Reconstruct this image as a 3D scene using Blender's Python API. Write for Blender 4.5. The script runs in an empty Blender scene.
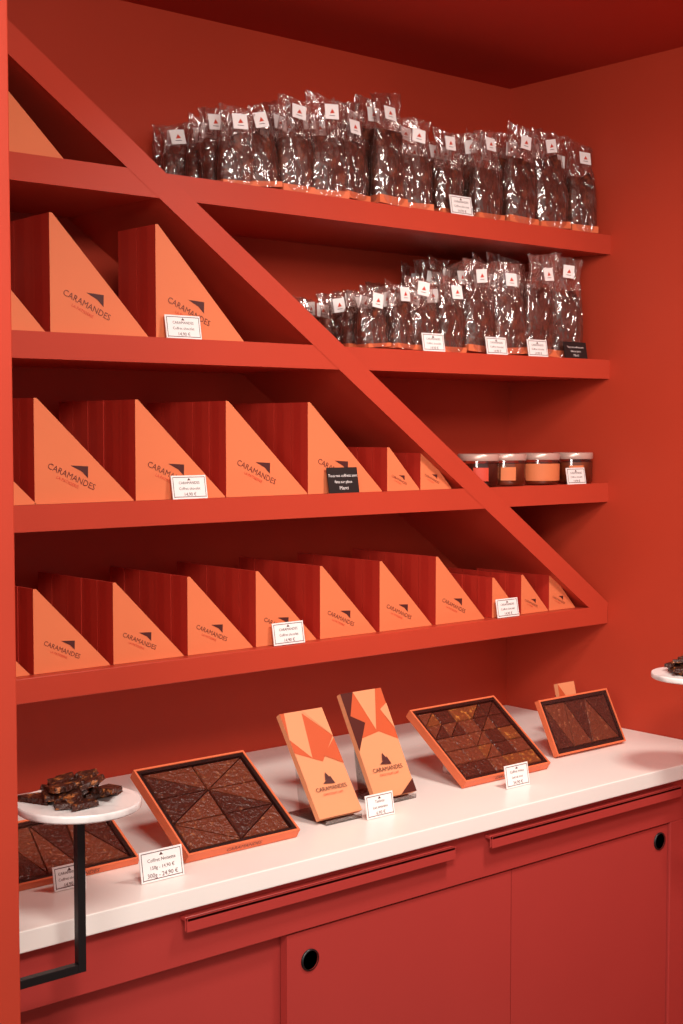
import bpy, math, random
from math import *
from mathutils import Matrix, Vector, noise
random.seed(7)
SC=bpy.context.scene
COL=SC.collection
try:
    SC.view_settings.view_transform='Standard'
    SC.view_settings.look='None'
except Exception as e: pass

# ------------------------------------------------------------ materials
def srgb(r,g,b):
    def c(v):
        v/=255.0
        return v/12.92 if v<=0.04045 else ((v+0.055)/1.055)**2.4
    return (c(r),c(g),c(b),1)
def mat(name,col,rough=.5,spec=.5,var=0.0,vscale=6,bump=0.0,bscale=60,metal=0,coat=0,col2=None,thr=None,alpha=None):
    m=bpy.data.materials.new(name);m.use_nodes=True
    nt=m.node_tree;N=nt.nodes;L=nt.links
    p=N['Principled BSDF']
    p.inputs['Base Color'].default_value=col
    p.inputs['Roughness'].default_value=rough
    p.inputs['Specular IOR Level'].default_value=spec
    p.inputs['Metallic'].default_value=metal
    p.inputs['Coat Weight'].default_value=coat
    p.inputs['Coat Roughness'].default_value=.12
    tc=N.new('ShaderNodeTexCoord')
    if var>0 or col2:
        n=N.new('ShaderNodeTexNoise');n.inputs['Scale'].default_value=vscale;n.inputs['Detail'].default_value=4
        L.new(tc.outputs['Object'],n.inputs['Vector'])
        r=N.new('ShaderNodeValToRGB')
        if col2:
            r.color_ramp.elements[0].color=col;r.color_ramp.elements[1].color=col2
            a,b=thr or (.55,.62)
        else:
            r.color_ramp.elements[0].color=tuple(c*(1-var) for c in col[:3])+(1,)
            r.color_ramp.elements[1].color=tuple(min(1,c*(1+var)) for c in col[:3])+(1,)
            a,b=(.3,.7)
        r.color_ramp.elements[0].position=a;r.color_ramp.elements[1].position=b
        L.new(n.outputs['Fac'],r.inputs['Fac']);L.new(r.outputs['Color'],p.inputs['Base Color'])
    if bump>0:
        n2=N.new('ShaderNodeTexNoise');n2.inputs['Scale'].default_value=bscale;n2.inputs['Detail'].default_value=3
        L.new(tc.outputs['Object'],n2.inputs['Vector'])
        bm=N.new('ShaderNodeBump');bm.inputs['Strength'].default_value=bump;bm.inputs['Distance'].default_value=.01
        L.new(n2.outputs['Fac'],bm.inputs['Height']);L.new(bm.outputs['Normal'],p.inputs['Normal'])
    return m
RED=mat('red_paint',srgb(186,63,43),.42,.42,var=.05,vscale=3,bump=.02,bscale=250)
REDW=mat('red_wall_paint',srgb(184,60,38),.52,.35,var=.06,vscale=2,bump=.03,bscale=180)
CAB=mat('cabinet_lacquer',srgb(180,62,57),.33,.5,var=.04,vscale=2)
CEIL=mat('ceiling_paint',srgb(186,54,37),.7,.2,var=.04,vscale=2)
FLOOR=mat('floor_concrete',srgb(150,120,105),.6,.3,var=.15,vscale=4)
COUNTER=mat('counter_white',srgb(252,248,242),.28,.45,var=.01,vscale=8)
BOXF=mat('box_orange_card',srgb(227,124,82),.48,.35,var=.03,vscale=5)
BOXS=mat('box_red_card',srgb(188,50,37),.4,.45,var=.03,vscale=3)
BOXB=mat('box_red_band',srgb(180,45,34),.32,.5,var=.03,vscale=3)
INK=mat('brown_ink',srgb(112,50,40),.5)
LOGO=mat('logo_ink',srgb(78,34,32),.5)
INKR=mat('red_ink',srgb(206,66,44),.5)
WHITE=mat('card_white',srgb(246,240,238),.5,.3,var=.02)
BLACK=mat('black_card',srgb(24,20,20),.5)
METAL=mat('black_metal',srgb(18,18,20),.4,.5,var=.1)
CHOC=mat('milk_chocolate',srgb(116,58,39),.3,.5,bump=.5,bscale=120,vscale=110,col2=srgb(176,112,76),thr=(.6,.72),coat=.25)
CHOC2=mat('dark_chocolate',srgb(76,36,27),.28,.5,bump=.5,bscale=110,vscale=100,col2=srgb(134,80,55),thr=(.62,.75),coat=.25)
CHOC3=mat('caramel_chocolate',srgb(130,68,38),.3,.5,bump=.4,bscale=100,vscale=90,col2=srgb(214,140,66),thr=(.55,.7),coat=.25)
BAGC=mat('bag_chocolate',srgb(62,25,18),.35,.5,bump=.5,bscale=70,col2=srgb(134,66,42),thr=(.52,.72),vscale=40)
TAN=mat('bar_tan_card',srgb(230,152,108),.5,.3,var=.02)
TAN2=mat('bar_orange_card',srgb(200,88,50),.5,.3,var=.02)
TAN3=mat('bar_dark_card',srgb(80,32,26),.45,.3,var=.02)
TRAYO=mat('tray_orange_card',srgb(224,114,74),.5,.3,var=.03)
TRAYI=mat('tray_black',srgb(36,22,20),.35)
MARBLE=mat('marble',srgb(246,243,240),.25,.5,col2=srgb(200,194,192),thr=(.54,.7),vscale=14)
BROWNIE=mat('brownie',srgb(62,29,20),.4,.5,bump=.8,bscale=110,col2=srgb(164,96,50),thr=(.56,.66),vscale=90)
LID=mat('jar_lid',srgb(206,170,158),.3,.5,metal=.3,var=.05)
JAM=mat('jar_caramel',srgb(138,66,38),.3,.5,var=.2,vscale=30)
JAMD=mat('jar_chocolate',srgb(72,32,24),.3,.5,var=.2,vscale=30)
KRAFT=mat('jar_label',srgb(214,120,76),.6,.3,var=.04)

def glass(name,tint=(1,1,1,1),glo=.1,rough=.05,streak=0,milk=0,mx_=.75):
    m=bpy.data.materials.new(name);m.use_nodes=True
    nt=m.node_tree;N=nt.nodes;L=nt.links;N.clear()
    o=N.new('ShaderNodeOutputMaterial');t=N.new('ShaderNodeBsdfTransparent');t.inputs[0].default_value=tint
    g=N.new('ShaderNodeBsdfGlossy');g.inputs['Roughness'].default_value=rough
    mx=N.new('ShaderNodeMixShader');lw=N.new('ShaderNodeLayerWeight');lw.inputs[0].default_value=.35
    mp=N.new('ShaderNodeMapRange');mp.inputs['To Min'].default_value=glo;mp.inputs['To Max'].default_value=mx_
    L.new(lw.outputs['Fresnel'],mp.inputs['Value']);L.new(mp.outputs[0],mx.inputs[0])
    L.new(t.outputs[0],mx.inputs[1]);L.new(g.outputs[0],mx.inputs[2])
    last=mx
    if streak:
        tc=N.new('ShaderNodeTexCoord')
        ma=N.new('ShaderNodeMapping');ma.inputs['Scale'].default_value=(1,1,.45)
        n=N.new('ShaderNodeTexNoise');n.inputs['Scale'].default_value=30;n.inputs['Detail'].default_value=1.5;n.inputs['Distortion'].default_value=1.5
        L.new(tc.outputs['Object'],ma.inputs[0]);L.new(ma.outputs[0],n.inputs['Vector'])
        b=N.new('ShaderNodeBump');b.inputs['Strength'].default_value=streak;b.inputs['Distance'].default_value=.03
        L.new(n.outputs['Fac'],b.inputs['Height']);L.new(b.outputs[0],g.inputs['Normal'])
    if milk:
        d=N.new('ShaderNodeBsdfDiffuse');d.inputs[0].default_value=srgb(220,150,132)
        m2=N.new('ShaderNodeMixShader');m2.inputs[0].default_value=milk
        L.new(mx.outputs[0],m2.inputs[1]);L.new(d.outputs[0],m2.inputs[2]);last=m2
    L.new(last.outputs[0],o.inputs[0])
    return m
FILM=glass('cellophane',(.98,.95,.94,1),.15,.12,streak=.8,milk=.05,mx_=.6)
ACR=glass('acrylic',(.95,.95,.95,1),.06,.03)
LIDF=glass('clear_lid',(.97,.96,.96,1),.05,.12,mx_=.4)
GLASS=glass('jar_glass',(.93,.9,.88,1),.08,.04)

# ------------------------------------------------------------ mesh builder
class B:
    def __init__(s): s.v=[];s.f=[];s.m=[];s.s=[];s.mats=[]
    def mi(s,m):
        if m not in s.mats: s.mats.append(m)
        return s.mats.index(m)
    def add(s,vs,fs,m,M=None,smooth=False):
        o=len(s.v);M=M or Matrix.Identity(4)
        s.v+=[tuple(M@Vector(p)) for p in vs]
        for i,f in enumerate(fs):
            s.f.append([o+k for k in f]);s.m.append(s.mi(m[i] if isinstance(m,list) else m));s.s.append(smooth)
    def box(s,x0,x1,y0,y1,z0,z1,m,M=None):
        vs=[(x0,y0,z0),(x1,y0,z0),(x1,y1,z0),(x0,y1,z0),(x0,y0,z1),(x1,y0,z1),(x1,y1,z1),(x0,y1,z1)]
        s.add(vs,[(0,3,2,1),(4,5,6,7),(0,1,5,4),(1,2,6,5),(2,3,7,6),(3,0,4,7)],m,M)
    def prism(s,poly,y0,y1,m,M=None,inset=0,mf=None,front=True):
        n=len(poly);cx=sum(p[0] for p in poly)/n;cz=sum(p[1] for p in poly)/n
        def sh(p,k):
            d=hypot(p[0]-cx,p[1]-cz) or 1;return (p[0]-(p[0]-cx)/d*k,p[1]-(p[1]-cz)/d*k)
        rings=[[(p[0],y1,p[1]) for p in poly]]
        if inset:
            rings.append([(p[0],y0+inset,p[1]) for p in poly]);rings.append([(sh(p,inset)[0],y0,sh(p,inset)[1]) for p in poly])
        else: rings.append([(p[0],y0,p[1]) for p in poly])
        vs=[q for r in rings for q in r];fs=[];ms=[]
        for k in range(len(rings)-1):
            for i in range(n):
                j=(i+1)%n;fs.append((k*n+i,k*n+j,(k+1)*n+j,(k+1)*n+i)[::-1]);ms.append(m)
        fs.append(tuple((len(rings)-1)*n+i for i in range(n)));ms.append(mf or m)
        fs.append(tuple(range(n))[::-1]);ms.append(m)
        s.add(vs,fs,ms,M)
    def lathe(s,prof,m,M=None,n=28,smooth=True,caps=True):
        vs=[];fs=[]
        for r,z in prof:
            for i in range(n):
                a=2*pi*i/n;vs.append((r*cos(a),r*sin(a),z))
        for k in range(len(prof)-1):
            for i in range(n):
                j=(i+1)%n;fs.append((k*n+i,k*n+j,(k+1)*n+j,(k+1)*n+i))
        s.add(vs,fs,m,M,smooth)
        if caps:
            s.add(vs,[tuple(range(n))[::-1],tuple((len(prof)-1)*n+i for i in range(n))],m,M)
    def text(s,body,size,m,M):
        vs,fs=textmesh(body)
        s.add([(v[0]*size,0,v[1]*size) for v in vs],fs,m,M)
    def obj(s,name,bevel=0,loc=None,parent=None):
        me=bpy.data.meshes.new(name);o=bpy.data.objects.new(name,me)
        if loc is None and s.v:
            loc=((min(v[0] for v in s.v)+max(v[0] for v in s.v))/2,(min(v[1] for v in s.v)+max(v[1] for v in s.v))/2,min(v[2] for v in s.v))
        me.from_pydata([(v[0]-loc[0],v[1]-loc[1],v[2]-loc[2]) for v in s.v],[],s.f)
        for m in s.mats: me.materials.append(m)
        for i,p in enumerate(me.polygons): p.material_index=s.m[i];p.use_smooth=s.s[i]
        me.update();o.location=loc;COL.objects.link(o)
        if parent:
            o.parent=parent;o.location=tuple(loc[i]-parent.location[i] for i in range(3))
        if bevel:
            b=o.modifiers.new('bevel','BEVEL');b.width=bevel;b.segments=2;b.limit_method='ANGLE'
        return o
_tc={}
def textmesh(body):
    if body in _tc: return _tc[body]
    cu=bpy.data.curves.new('t','FONT');cu.body=body;cu.align_x='CENTER';cu.align_y='CENTER';cu.resolution_u=2
    o=bpy.data.objects.new('t',cu);COL.objects.link(o);bpy.context.view_layer.update()
    me=bpy.data.meshes.new_from_object(o.evaluated_get(bpy.context.evaluated_depsgraph_get()))
    r=([(v.co.x,v.co.y) for v in me.vertices],[tuple(p.vertices) for p in me.polygons])
    bpy.data.objects.remove(o);bpy.data.meshes.remove(me);_tc[body]=r
    return r
T=Matrix.Translation
def RX(a): return Matrix.Rotation(a,4,'X')
def RY(a): return Matrix.Rotation(a,4,'Y')
def RZ(a): return Matrix.Rotation(a,4,'Z')

# ------------------------------------------------------------ room
W=2.878;BK=2.66;SF=2.31;CE=2.572;CT=.90
XL=.917
def simple(name,dims,m,bevel=0,parent=None):
    b=B();b.box(*dims,m);return b.obj(name,bevel,parent=parent)
simple('wall_back',(.3,W+.12,BK,BK+.12,0,CE+.1),REDW)
simple('wall_right',(W,W+.12,-1.2,BK,0,CE+.1),REDW)
simple('wall_left',(.30,XL,1.75,BK,0,CE),RED,.002)
simple('ceiling',(-2.2,W+.12,-1.6,BK,CE,CE+.1),CEIL)
simple('floor',(-2.2,W+.12,-1.6,BK+.12,-.1,0),FLOOR)

# ------------------------------------------------------------ shelving
TH=.046
ZS=[1.208,1.520,1.832,2.145]
DS=-(2.376-1.214)/(W-1.205)
def zo(x): return 2.376+DS*(x-1.205)
VT=.056
def xin(z): return 1.205+(z-(2.376-VT))/DS
def xout(z): return 1.205+(z-2.376)/DS
b=B();y0,y1=SF,BK-.001
b.box(XL+.001,W-.001,y0,y1,ZS[0]-TH,ZS[0],RED)
for z in ZS[1:]:
    zt,zb=z,z-TH
    b.prism([(XL+.001,zb),(xin(zb),zb),(xin(zt),zt),(XL+.001,zt)],y0+.001,y1,RED)
xa=XL+.001
b.prism([(xa,zo(xa)-VT),(xin(ZS[0]),ZS[0]),(xout(ZS[0]),ZS[0]),(xa,zo(xa))],y0,y1,RED)
b.obj('diagonal_shelving_unit',.0015)
for z in ZS[1:]:
    b=B();zt,zb=z,z-.045
    b.prism([(xout(zb)+.002,zb),(W-.001,zb),(W-.001,zt),(xout(zt)+.002,zt)],y0+.004,y1,RED)
    b.obj('display_shelf',.0015)

# ------------------------------------------------------------ cabinet + counter
b=B();cf=1.937
b.box(XL+.001,W-.001,cf,BK-.001,.766,CT-.035,CAB)
b.box(XL+.001,W-.001,cf+.05,BK-.001,.08,.766,CAB)
b.box(2.645,W-.001,cf,cf+.06,.08,.766,CAB)
b.box(XL+.001,W-.001,cf,cf+.06,.08,.12,CAB)
b.box(XL+.001,W-.001,cf+.07,BK-.02,0,.08,METAL)
cabinet=b.obj('base_cabinet',.0015)
def door(x0,x1,yy,hole):
    b=B();r=.017;hx,hz=hole
    b.box(x0,x1,yy,yy+.018,.125,.762,CAB)
    b.lathe([(r+.003,0),(r+.003,.0025),(r,.0035)],METAL,T((hx,yy,hz))@RX(pi/2),caps=False)
    b.lathe([(r,.0012),(r*.2,.0012)],METAL,T((hx,yy,hz))@RX(pi/2),caps=True)
    return b.obj('sliding_door',parent=cabinet)
door(XL+.003,1.56,cf+.028,(1.0,.71))
door(1.538,2.12,cf+.006,(1.590,.706))
door(2.122,2.642,cf+.006,(2.612,.728))
for x0,x1 in ((1.307,1.931),(2.035,2.654)):
    b=B()
    b.prism([(x0,.830),(x1,.830),(x1,.852),(x0,.852)],cf-.022,cf-.016,CAB)
    b.box(x0,x1,cf-.022,cf-.0005,.846,.852,CAB)
    b.obj('drawer_pull',.001,parent=cabinet)
simple('countertop',(XL+.001,W-.001,1.917,BK-.001,CT-.034,CT),COUNTER,.002)

# ------------------------------------------------------------ triangular boxes
TXT='CARAMANDES'
def tri_stack(xl,z,w,h,n,dep,yf=2.334,txt=True):
    b=B();y=yf
    rot=radians(24)
    for k in range(n):
        dx=random.uniform(-.0014,.0014) if k else 0
        M=T((xl+dx,y,z+.0005))
        e=.006
        poly=[(0,0),(w,0),(w,.002),(e,h),(0,h)]
        b.prism(poly,0,dep-.0012,BOXS,M,mf=BOXF if k==0 else BOXS)
        b.add([(-.0004,dep*.42,.001),(-.0004,dep*.8,.001),(-.0004,dep*.8,h-.001),(-.0004,dep*.42,h-.001)],[(0,3,2,1)],BOXB,M)
        if k==0 and txt:
            RM=M@T((w*.37,-.0008,h*.27))@RY(rot)
            b.text(TXT,w*.078,INK,RM@T((0,0,-h*.02)))
            b.text('LA PATISSERIE',w*.038,INKR,RM@T((-w*.02,0,-h*.085)))
            L=w*.10
            b.add([(-L*.9,0,0),(L*.35,0,-L*.05),(L*1.15,0,-L*.35) ,(L*.75,0,L*.62),(-L*.25,0,L*.25)],[(0,1,2,3,4)],LOGO,RM@T((w*.04,0,h*.075)))
        y+=dep+random.uniform(0,.0006)
    return b.obj('triangular_chocolate_boxes')
for xl in (1.088,1.258,1.427,1.598,1.768,1.940,2.112,2.286):
    tri_stack(xl,ZS[0],.161,.157,5,.058)
for xl in (2.474,2.576,2.678): tri_stack(xl,ZS[0],.099,.096,5,.05)
for xl in (1.055,1.264,1.480,1.694,1.907): tri_stack(xl,ZS[1],.211,.194,5,.058)
for xl in (2.134,2.236): tri_stack(xl,ZS[1],.099,.097,5,.05)
for xl,n in ((1.078,4),(1.300,4),(1.529,2)): tri_stack(xl,ZS[2],.212,.219,n,.068)
tri_stack(1.119,ZS[3],.216,.205,3,.068,txt=False)

# ------------------------------------------------------------ cellophane bags
def bag(b,x,y,z,w,d,h,yaw,label=True,tilt=0,roll=0):
    M=T((x,y,z))@RZ(yaw)@RX(tilt)@RY(roll);n=26;sd=random.uniform(0,100)
    def ring(hw,hd,zz,amp,e=.6,bend=0,fq=26):
        r=[]
        for i in range(n):
            a=2*pi*i/n;c,s_=cos(a),sin(a)
            px=hw*copysign(abs(c)**e,c);py=hd*copysign(abs(s_)**e,s_)
            q=noise.noise(Vector((px*fq*1.6+sd,py*fq,zz*fq*.7+sd)))*amp
            q2=noise.noise(Vector((px*70,py*40+sd,zz*50+sd)))*amp*.4
            r.append((px*(1+q*5),py+q+q2+bend,zz))
        return r
    ws=w/2;ds=d/2
    spec=[(0,ws*.9,ds*.9,0),(.05,ws*.97,ds,.001),(.13,ws,ds,.003),(.22,ws*1.01,ds,.005),(.31,ws*1.01,ds*.97,.006),(.4,ws*1.0,ds*.92,.007),(.49,ws*.98,ds*.82,.008),
          (.57,ws*.95,ds*.66,.009),(.65,ws*.91,ds*.48,.010),(.72,ws*.88,ds*.32,.010),(.79,ws*.86,ds*.2,.010),(.86,ws*.89,ds*.1,.009),(.93,ws*.96,.003,.009),(1.0,ws*1.03,.002,.010)]
    bd=random.uniform(-.018,.018)
    rings=[ring(a,c,t*h,am,bend=bd*max(0,t-.6)*2) for t,a,c,am in spec]
    k=random.uniform(-.3,.3)
    rings[-1]=[(p[0],p[1],p[2]+p[0]*k+random.uniform(-.003,.003)) for p in rings[-1]]
    vs=[p for r in rings for p in r];fs=[(k2*n+i,k2*n+(i+1)%n,(k2+1)*n+(i+1)%n,(k2+1)*n+i) for k2 in range(len(rings)-1) for i in range(n)]
    b.add(vs,fs,FILM,M,True)
    top=random.uniform(.55,.72)
    cr=[]
    for t in [.08,.15,.24,.34,.44,.54,top]:
        sc=1-.55*max(0,t-.42)/.3
        cr.append(ring(ws*.9*(1-.35*max(0,t-.45)),ds*.80*sc,t*h,.005,e=.7))
    vs=[p for r in cr for p in r];m_=len(cr)
    fs=[(k2*n+i,k2*n+(i+1)%n,(k2+1)*n+(i+1)%n,(k2+1)*n+i) for k2 in range(m_-1) for i in range(n)]+[tuple((m_-1)*n+i for i in range(n))]
    b.add(vs,fs,BAGC,M,False)
    for q in range(6):
        s=random.uniform(.012,.020);t=random.uniform(.17,top)
        f=1-.4*max(0,t-.45)/.25
        MM=M@T((random.uniform(-.45,.45)*ws*f,-ds*.5*f,t*h))@RY(random.uniform(0,3))@RX(random.uniform(-.25,.25))
        b.box(-s,s,-.004,.004,-s*.6,s*.6,BAGC,MM)
    b.box(-ws*.92,ws*.92,-ds*.9,ds*.9,.001,h*.075,TRAYO,M)
    if label:
        s=.0165
        ML=M@T((random.uniform(-.008,.008),-.013+bd*.4-(ds*.1),h*random.uniform(.79,.86)))@RX(random.uniform(-.25,.05))@RY(random.uniform(-.2,.2))
        b.box(-s,s,-.0008,0,-s*.95,s*.95,WHITE,ML)
        b.add([(-.0055,-.0012,-.004),(.0065,-.0012,-.003),(.001,-.0012,.006)],[(0,1,2)],INKR,ML)
        b.add([(-.007,-.0012,-.009),(.007,-.0012,-.009),(.007,-.0012,-.0078),(-.007,-.0012,-.0078)],[(0,1,2,3)],LOGO,ML)
def bagset(name,cols,z,rows):
    for i,(x,w,h) in enumerate(cols):
        b=B()
        for r in range(rows):
            tl,rl=random.uniform(-.05,.05),random.uniform(-.08,.08)
            lift=.002+abs(tl)*.03+abs(rl)*w/2*1.05
            bag(b,x+random.uniform(-.009,.009),SF+.052+r*.059+random.uniform(-.005,.005),z+lift,w*random.uniform(.97,1.06),.052,h*random.uniform(.92,1.06),random.uniform(-.3,.3),True,tl,rl)
        b.obj(name)
bagset('cellophane_chocolate_bags',[(1.735,.078,.160),(1.808,.08,.172),(1.892,.086,.190),(1.975,.088,.225),(2.060,.09,.22),(2.148,.092,.245),(2.236,.09,.215),(2.355,.09,.185),
   (2.470,.100,.215),(2.590,.108,.220),(2.705,.104,.240),(2.806,.090,.238)],ZS[3],5)
bagset('cellophane_chocolate_bags',[(2.11,.08,.125),(2.19,.08,.14),(2.27,.082,.155),(2.35,.086,.17),(2.450,.098,.225),(2.550,.100,.225),(2.652,.106,.240),(2.755,.102,.235)],ZS[2],5)

# ------------------------------------------------------------ price cards
def sign(x,y,z,w=.082,h=.047,black=False,lines=('CARAMANDES','Coffret chocolat','14,90 €'),yaw=0):
    b=B();M=T((x,y,z+.0008))@RZ(yaw)@RX(radians(-10))
    b.box(-w/2,w/2,0,.0018,.0005,h,BLACK if black else WHITE,M)
    ink=WHITE if black else LOGO
    if not black:
        q=.003;e=.0012
        for a in ((-w/2+q,w/2-q,q+.001,q+.001+e),(-w/2+q,w/2-q,h-q-e,h-q),(-w/2+q,-w/2+q+e,q,h-q),(w/2-q-e,w/2-q,q,h-q)):
            b.add([(a[0],-.0004,a[2]),(a[1],-.0004,a[2]),(a[1],-.0004,a[3]),(a[0],-.0004,a[3])],[(0,1,2,3)],ink,M)
        b.add([(-.004,-.0004,h-.010),(.004,-.0004,h-.010),(0,-.0004,h-.005)],[(0,1,2)],ink,M)
    for i,t in enumerate(lines):
        b.text(t,h*(.16 if i<2 else .2),ink,M@T((0,-.0005,h*(.68-.24*i))))
    b.box(-w*.3,w*.3,.001,.010,0,.0012,ACR,T((x,y,z+.0008))@RZ(yaw))
    b.obj('price_card')
yS=SF+.006
BL=('Tous nos coffrets sont','faits sur place','Merci')
sign(1.583,yS,ZS[2]);sign(1.595,yS,ZS[1]);sign(1.994,yS,ZS[1],.085,.056,True,BL)
sign(1.843,yS,ZS[0]);sign(2.513,yS,ZS[0],.075,.045)
sign(2.349,yS,ZS[3],.07,.045);sign(2.262,yS,ZS[2],.068,.042);sign(2.469,yS,ZS[2],.07,.042);sign(2.613,yS,ZS[2],.07,.042);sign(2.753,yS,ZS[2],.085,.042,True,BL)
sign(2.76,yS,ZS[1],.07,.042)
sign(1.307,1.985,CT,.085,.052,lines=('Coffret Noisette','150g - 14,90 €','300g - 24,90 €'));sign(1.847,2.035,CT,.072,.046,lines=('Tablette','Lait amandes','6,90 €'));sign(2.228,2.022,CT,.072,.048,lines=('Coffret mixte','Lait et noir','34,90 €'))
sign(1.165,2.045,CT,.06,.04)

# ------------------------------------------------------------ jars
for x,dk in ((2.472,1),(2.567,2),(2.690,0),(2.818,2)):
    b=B();M=T((x,2.380,ZS[1]+.001));r=.050
    b.lathe([(r*.9,.0),(r,.006),(r,.052),(r*.97,.060),(r*.97,.064)],GLASS,M,caps=False)
    b.lathe([(r*.88,.003),(r*.955,.008),(r*.955,.054)],JAMD if dk==1 else JAM,M)
    if dk==0: b.lathe([(r*1.005,.010),(r*1.01,.012),(r*1.01,.050),(r*1.005,.052)],KRAFT,M,caps=False)
    b.lathe([(r*1.0,.062),(r*1.02,.064),(r*1.02,.075),(r*.98,.078)],LID,M)
    a0=radians(-150);vs=[];fs=[];k=6
    for i in range(k+1):
        a=a0+i*radians(42)/k
        vs+=[(r*1.02*cos(a),r*1.02*sin(a),.014),(r*1.02*cos(a),r*1.02*sin(a),.046)]
    fs=[(2*i,2*i+2,2*i+3,2*i+1) for i in range(k)]
    b.add(vs,fs,INKR if dk==1 else KRAFT,M)
    b.obj('spread_jar')

# ------------------------------------------------------------ trays of chocolate
def tray(x0,x1,Y,L,lean,t,pieces,name):
    b=B();w=x1-x0
    M=T((x0,Y,CT+.001))@RX(-lean)@T((0,-t,0))
    e=.004
    b.box(0,w,t-.003,t,0,L,TRAYO,M)
    b.box(0,w,0,t-.003,0,e,TRAYO,M);b.box(0,w,0,t-.003,L-e,L,TRAYO,M)
    b.box(0,e,0,t-.003,e,L-e,TRAYO,M);b.box(w-e,w,0,t-.003,e,L-e,TRAYO,M)
    b.box(e,w-e,t*.55,t-.003,e,L-e,TRAYI,M)
    for k in ((e,w-e,e,e+.007),(e,w-e,L-e-.007,L-e),(e,e+.007,e,L-e),(w-e-.007,w-e,e,L-e)):
        b.box(k[0],k[1],.002,t*.55,k[2],k[3],TRAYI,M)
    ix0,ix1,iz0,iz1=e+.009,w-e-.009,e+.009,L-e-.009
    for poly,m in pieces:
        c=(sum(p[0] for p in poly)/len(poly),sum(p[1] for p in poly)/len(poly))
        P=[(ix0+(ix1-ix0)*(c[0]+(p[0]-c[0])*.965),iz0+(iz1-iz0)*(c[1]+(p[1]-c[1])*.965)) for p in poly]
        b.prism(P,t*.22,t*.55,m,M,inset=.0025)
    b.add([(.002,.0005,.002),(w-.002,.0005,.002),(w-.002,.0005,L-.002),(.002,.0005,L-.002)],[(0,1,2,3)],LIDF,M)
    b.text(TXT,.012,INK,M@T((w/2,t*.5,-.0006))@RX(pi/2) )
    th=pi/2-lean
    yb=L*.72*cos(th);zb=L*.72*sin(th)
    for fx in (.25,.75):
        xx=x0+w*fx
        b.add([(xx,Y+.004,CT+.001),(xx,Y+yb,CT+.001),(xx,Y+yb,CT+zb),(xx+.003,Y+.004,CT+.001),(xx+.003,Y+yb,CT+.001),(xx+.003,Y+yb,CT+zb)],
              [(0,1,2),(5,4,3),(0,3,4,1),(1,4,5,2),(2,5,3,0)],ACR)
    b.obj(name)
def halves(cols,rows,ms):
    P=[]
    for i in range(cols):
        for j in range(rows):
            a,bb,c,d=(i/cols,j/rows),((i+1)/cols,j/rows),((i+1)/cols,(j+1)/rows),(i/cols,(j+1)/rows)
            if (i+j)%2: P+=[([a,bb,c],ms[(i+j)%len(ms)]),([a,c,d],ms[(i+j+1)%len(ms)])]
            else: P+=[([a,bb,d],ms[(i+j)%len(ms)]),([bb,c,d],ms[(i+j+1)%len(ms)])]
    return P
tray(1.385,1.635,2.036,.212,radians(56),.020,halves(2,3,[CHOC,CHOC,CHOC2]),'chocolate_slab_tray')
P=[];random.seed(3)
for i in range(5):
    for j in range(5):
        m=random.choice([CHOC,CHOC2,CHOC,CHOC3,CHOC2]);a=(i/5,j/5);c=((i+1)/5,(j+1)/5)
        if i<2 and j in(1,2) : m=CHOC
        if random.random()<.35: P+=[([a,(c[0],a[1]),c],m),([a,c,(a[0],c[1])],random.choice([CHOC,CHOC2,CHOC3]))]
        else: P.append(([a,(c[0],a[1]),c,(a[0],c[1])],m))
tray(2.125,2.393,2.088,.215,radians(54),.020,P,'chocolate_slab_tray')
P=[([(0,0),(.25,0),(0,1)],CHOC2),([(.25,0),(.33,1),(0,1)],CHOC),([(.25,0),(.55,0),(.33,1)],CHOC),([(.55,0),(.66,1),(.33,1)],CHOC2),([(.55,0),(1,0),(.66,1)],CHOC),([(1,0),(1,1),(.66,1)],CHOC2)]
tray(2.487,2.735,2.148,.135,radians(27),.014,P,'chocolate_slab_tray')
tray(1.085,1.322,2.088,.140,radians(60),.014,P,'chocolate_slab_tray')

# ------------------------------------------------------------ wrapped bars
def bar(x0,w,Y,L,lean,tris,name,logo=True):
    b=B();t=.012
    M=T((x0,Y,CT+.006))@RX(-lean)@T((0,-t,0))
    b.box(0,w,0,t,0,L,TAN,M)
    for k,(poly,m) in enumerate(tris):
        b.add([(p[0]*w,-.0006-.0002*k,p[1]*L) for p in poly],[tuple(range(len(poly)))],m,M)
    q=w*.14
    if logo:
        b.add([(w*.5-q,-.0025,L*.30),(w*.5+q*.9,-.0025,L*.285),(w*.5+q*.5,-.0025,L*.36)],[(0,1,2)],LOGO,M)
        b.add([(w*.5-q*.5,-.0025,L*.325),(w*.5+q*.4,-.0025,L*.345),(w*.5-q*.1,-.0025,L*.40)],[(0,1,2)],LOGO,M)
        b.text(TXT,w*.11,LOGO,M@T((w*.5,-.0025,L*.25)))
        b.text('CHOCOLAT LAIT',w*.06,INKR,M@T((w*.5,-.0025,L*.20)))
    th=pi/2-lean;A=T((x0+w*.5,Y,CT+.001))
    dx=w*.42
    b.box(-dx,dx,-.018,.10 if w>.09 else .05,0,.002,ACR,A)
    b.box(-dx,dx,-.020,-.018,0,.008,ACR,A)
    b.box(-dx,dx,.001,.003,0,L*.8,ACR,T((x0+w*.5,Y+.004,CT+.004))@RX(-lean))
    if w>.09: b.box(-dx*.7,dx*.7,0,.002,0,L*.8*sin(th),ACR,T((x0+w*.5,Y+.008+L*.8*cos(th)-.03,CT+.003))@RX(radians(-9)))
    b.obj(name)
bar(1.716,.108,2.076,.222,radians(34),[([(0,.62),(.55,.5),(1,.72),(.45,1),(0,1)],TAN2),([(0,.75),(.35,.55),(.5,1),(.1,1)],TAN),([(.5,1),(1,.72),(1,1)],TAN),([(0,.3),(.3,.48),(0,.62)],TAN),([(.62,.55),(1,.45),(1,.7)],TAN2)],'chocolate_bar_packet')
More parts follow.
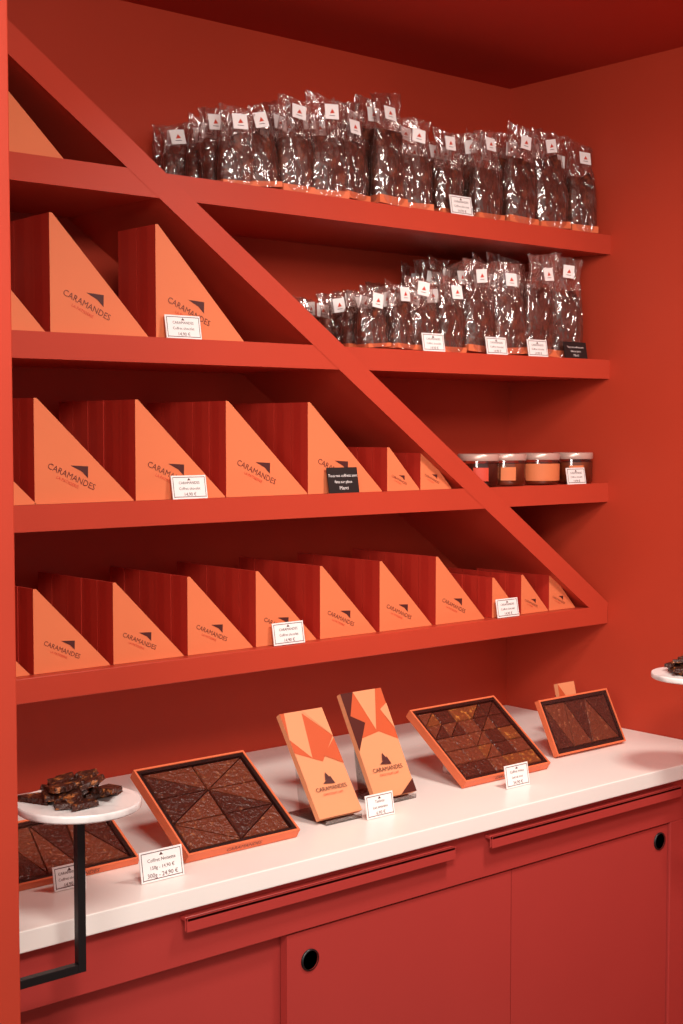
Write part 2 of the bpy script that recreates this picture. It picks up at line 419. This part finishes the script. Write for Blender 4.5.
bar(1.896,.113,2.117,.228,radians(29),[([(0,.55),(.6,.6),(1,.5),(1,1),(0,1)],TAN2),([(0,.72),(.3,1),(0,1)],TAN3),([(.3,1),(.55,.62),(.85,1)],TAN),([(.0,.45),(.35,.7),(0,.8)],TAN3),([(.55,.62),(1,.78),(.85,1)],TAN2),([(.62,0),(1,0),(1,.12)],TAN3),([(.8,.8),(1,.6),(1,.85)],TAN)],'chocolate_bar_packet')
bar(2.655,.062,2.265,.130,radians(14),[([(0,.7),(.6,.6),(0,1)],TAN2)],'chocolate_bar_packet',False)

# ------------------------------------------------------------ plates on brackets
def plate(x,y,zt,wallx,name,r=.0925):
    b=B();M=T((x,y,zt-.012))
    b.lathe([(r*.97,0),(r,.002),(r,.010),(r*.985,.012)],MARBLE,M,n=56)
    q=.0065;zb=.855
    b.box(x-q,x+q,y-q,y+q,zb-q,zt-.0125,METAL)
    b.lathe([(.028,-.005),(.028,-.0002)],METAL,M,n=24)
    x0,x1=(wallx,x-q) if wallx<x else (x+q,wallx)
    b.box(x0,x1,y-q,y+q,zb-q,zb+q,METAL)
    b.obj(name,.001)
    b=B();random.seed(int(x*100)+4)
    for k in range(26):
        s=random.uniform(.020,.036);lay=k//9
        f=1-.24*lay
        an0=random.uniform(0,2*pi);rr=sqrt(random.random())*.062*f
        px=x-.004+rr*cos(an0);py=y+rr*sin(an0)*.85
        n=random.choice((3,4,5));an=random.uniform(0,6)
        poly=[(s*random.uniform(.6,1.15)*cos(an+2*pi*i/n),s*random.uniform(.6,1.15)*sin(an+2*pi*i/n)) for i in range(n)]
        tl=.1+.14*lay if lay else 0
        MM=T((px,py,zt+.001+lay*.010+random.uniform(0,.002)))@RX(random.uniform(-tl,tl))@RY(random.uniform(-tl,tl))@RX(-pi/2)
        b.prism(poly,-.008,0,BROWNIE,MM,inset=.002)
    b.obj('chocolate_bark_pieces',.001)
plate(1.062,1.838,1.108,XL+.001,'marble_display_plate')
plate(2.588,1.838,1.128,W-.001,'marble_display_plate')

# ------------------------------------------------------------ lights
def area(name,loc,tgt,sx,sy,e,col,spread=180):
    l=bpy.data.lights.new(name,'AREA');l.shape='RECTANGLE';l.size=sx;l.size_y=sy;l.energy=e;l.color=col;l.spread=radians(spread)
    o=bpy.data.objects.new(name,l);o.location=loc
    o.rotation_euler=(Vector(tgt)-Vector(loc)).to_track_quat('-Z','Y').to_euler();COL.objects.link(o)
area('ceiling_lamp',(.7,.4,2.5),(2.1,2.4,.9),.7,.5,31,(1,.91,.83),130)
area('ceiling_lamp',(2.1,1.1,2.5),(2.4,2.2,.8),.4,.3,11,(1,.89,.80),115)
area('window_light',(-1.5,-.3,2.0),(2.75,2.1,1.05),1.0,1.0,11,(1,.94,.88),95)
wd=bpy.data.worlds.new('world');SC.world=wd;wd.use_nodes=True
wd.node_tree.nodes['Background'].inputs[0].default_value=(1,.95,.92,1);wd.node_tree.nodes['Background'].inputs[1].default_value=.31

# ------------------------------------------------------------ camera
cam=bpy.data.cameras.new('camera');co=bpy.data.objects.new('camera',cam);COL.objects.link(co)
cam.sensor_fit='VERTICAL';cam.sensor_height=36;cam.sensor_width=24;cam.lens=1425/1024*36
p=radians(3.29);a=radians(40.6)
co.location=(0,0,1.656);co.rotation_euler=(pi/2-p,0,-a)
cam.clip_start=.05
SC.camera=co
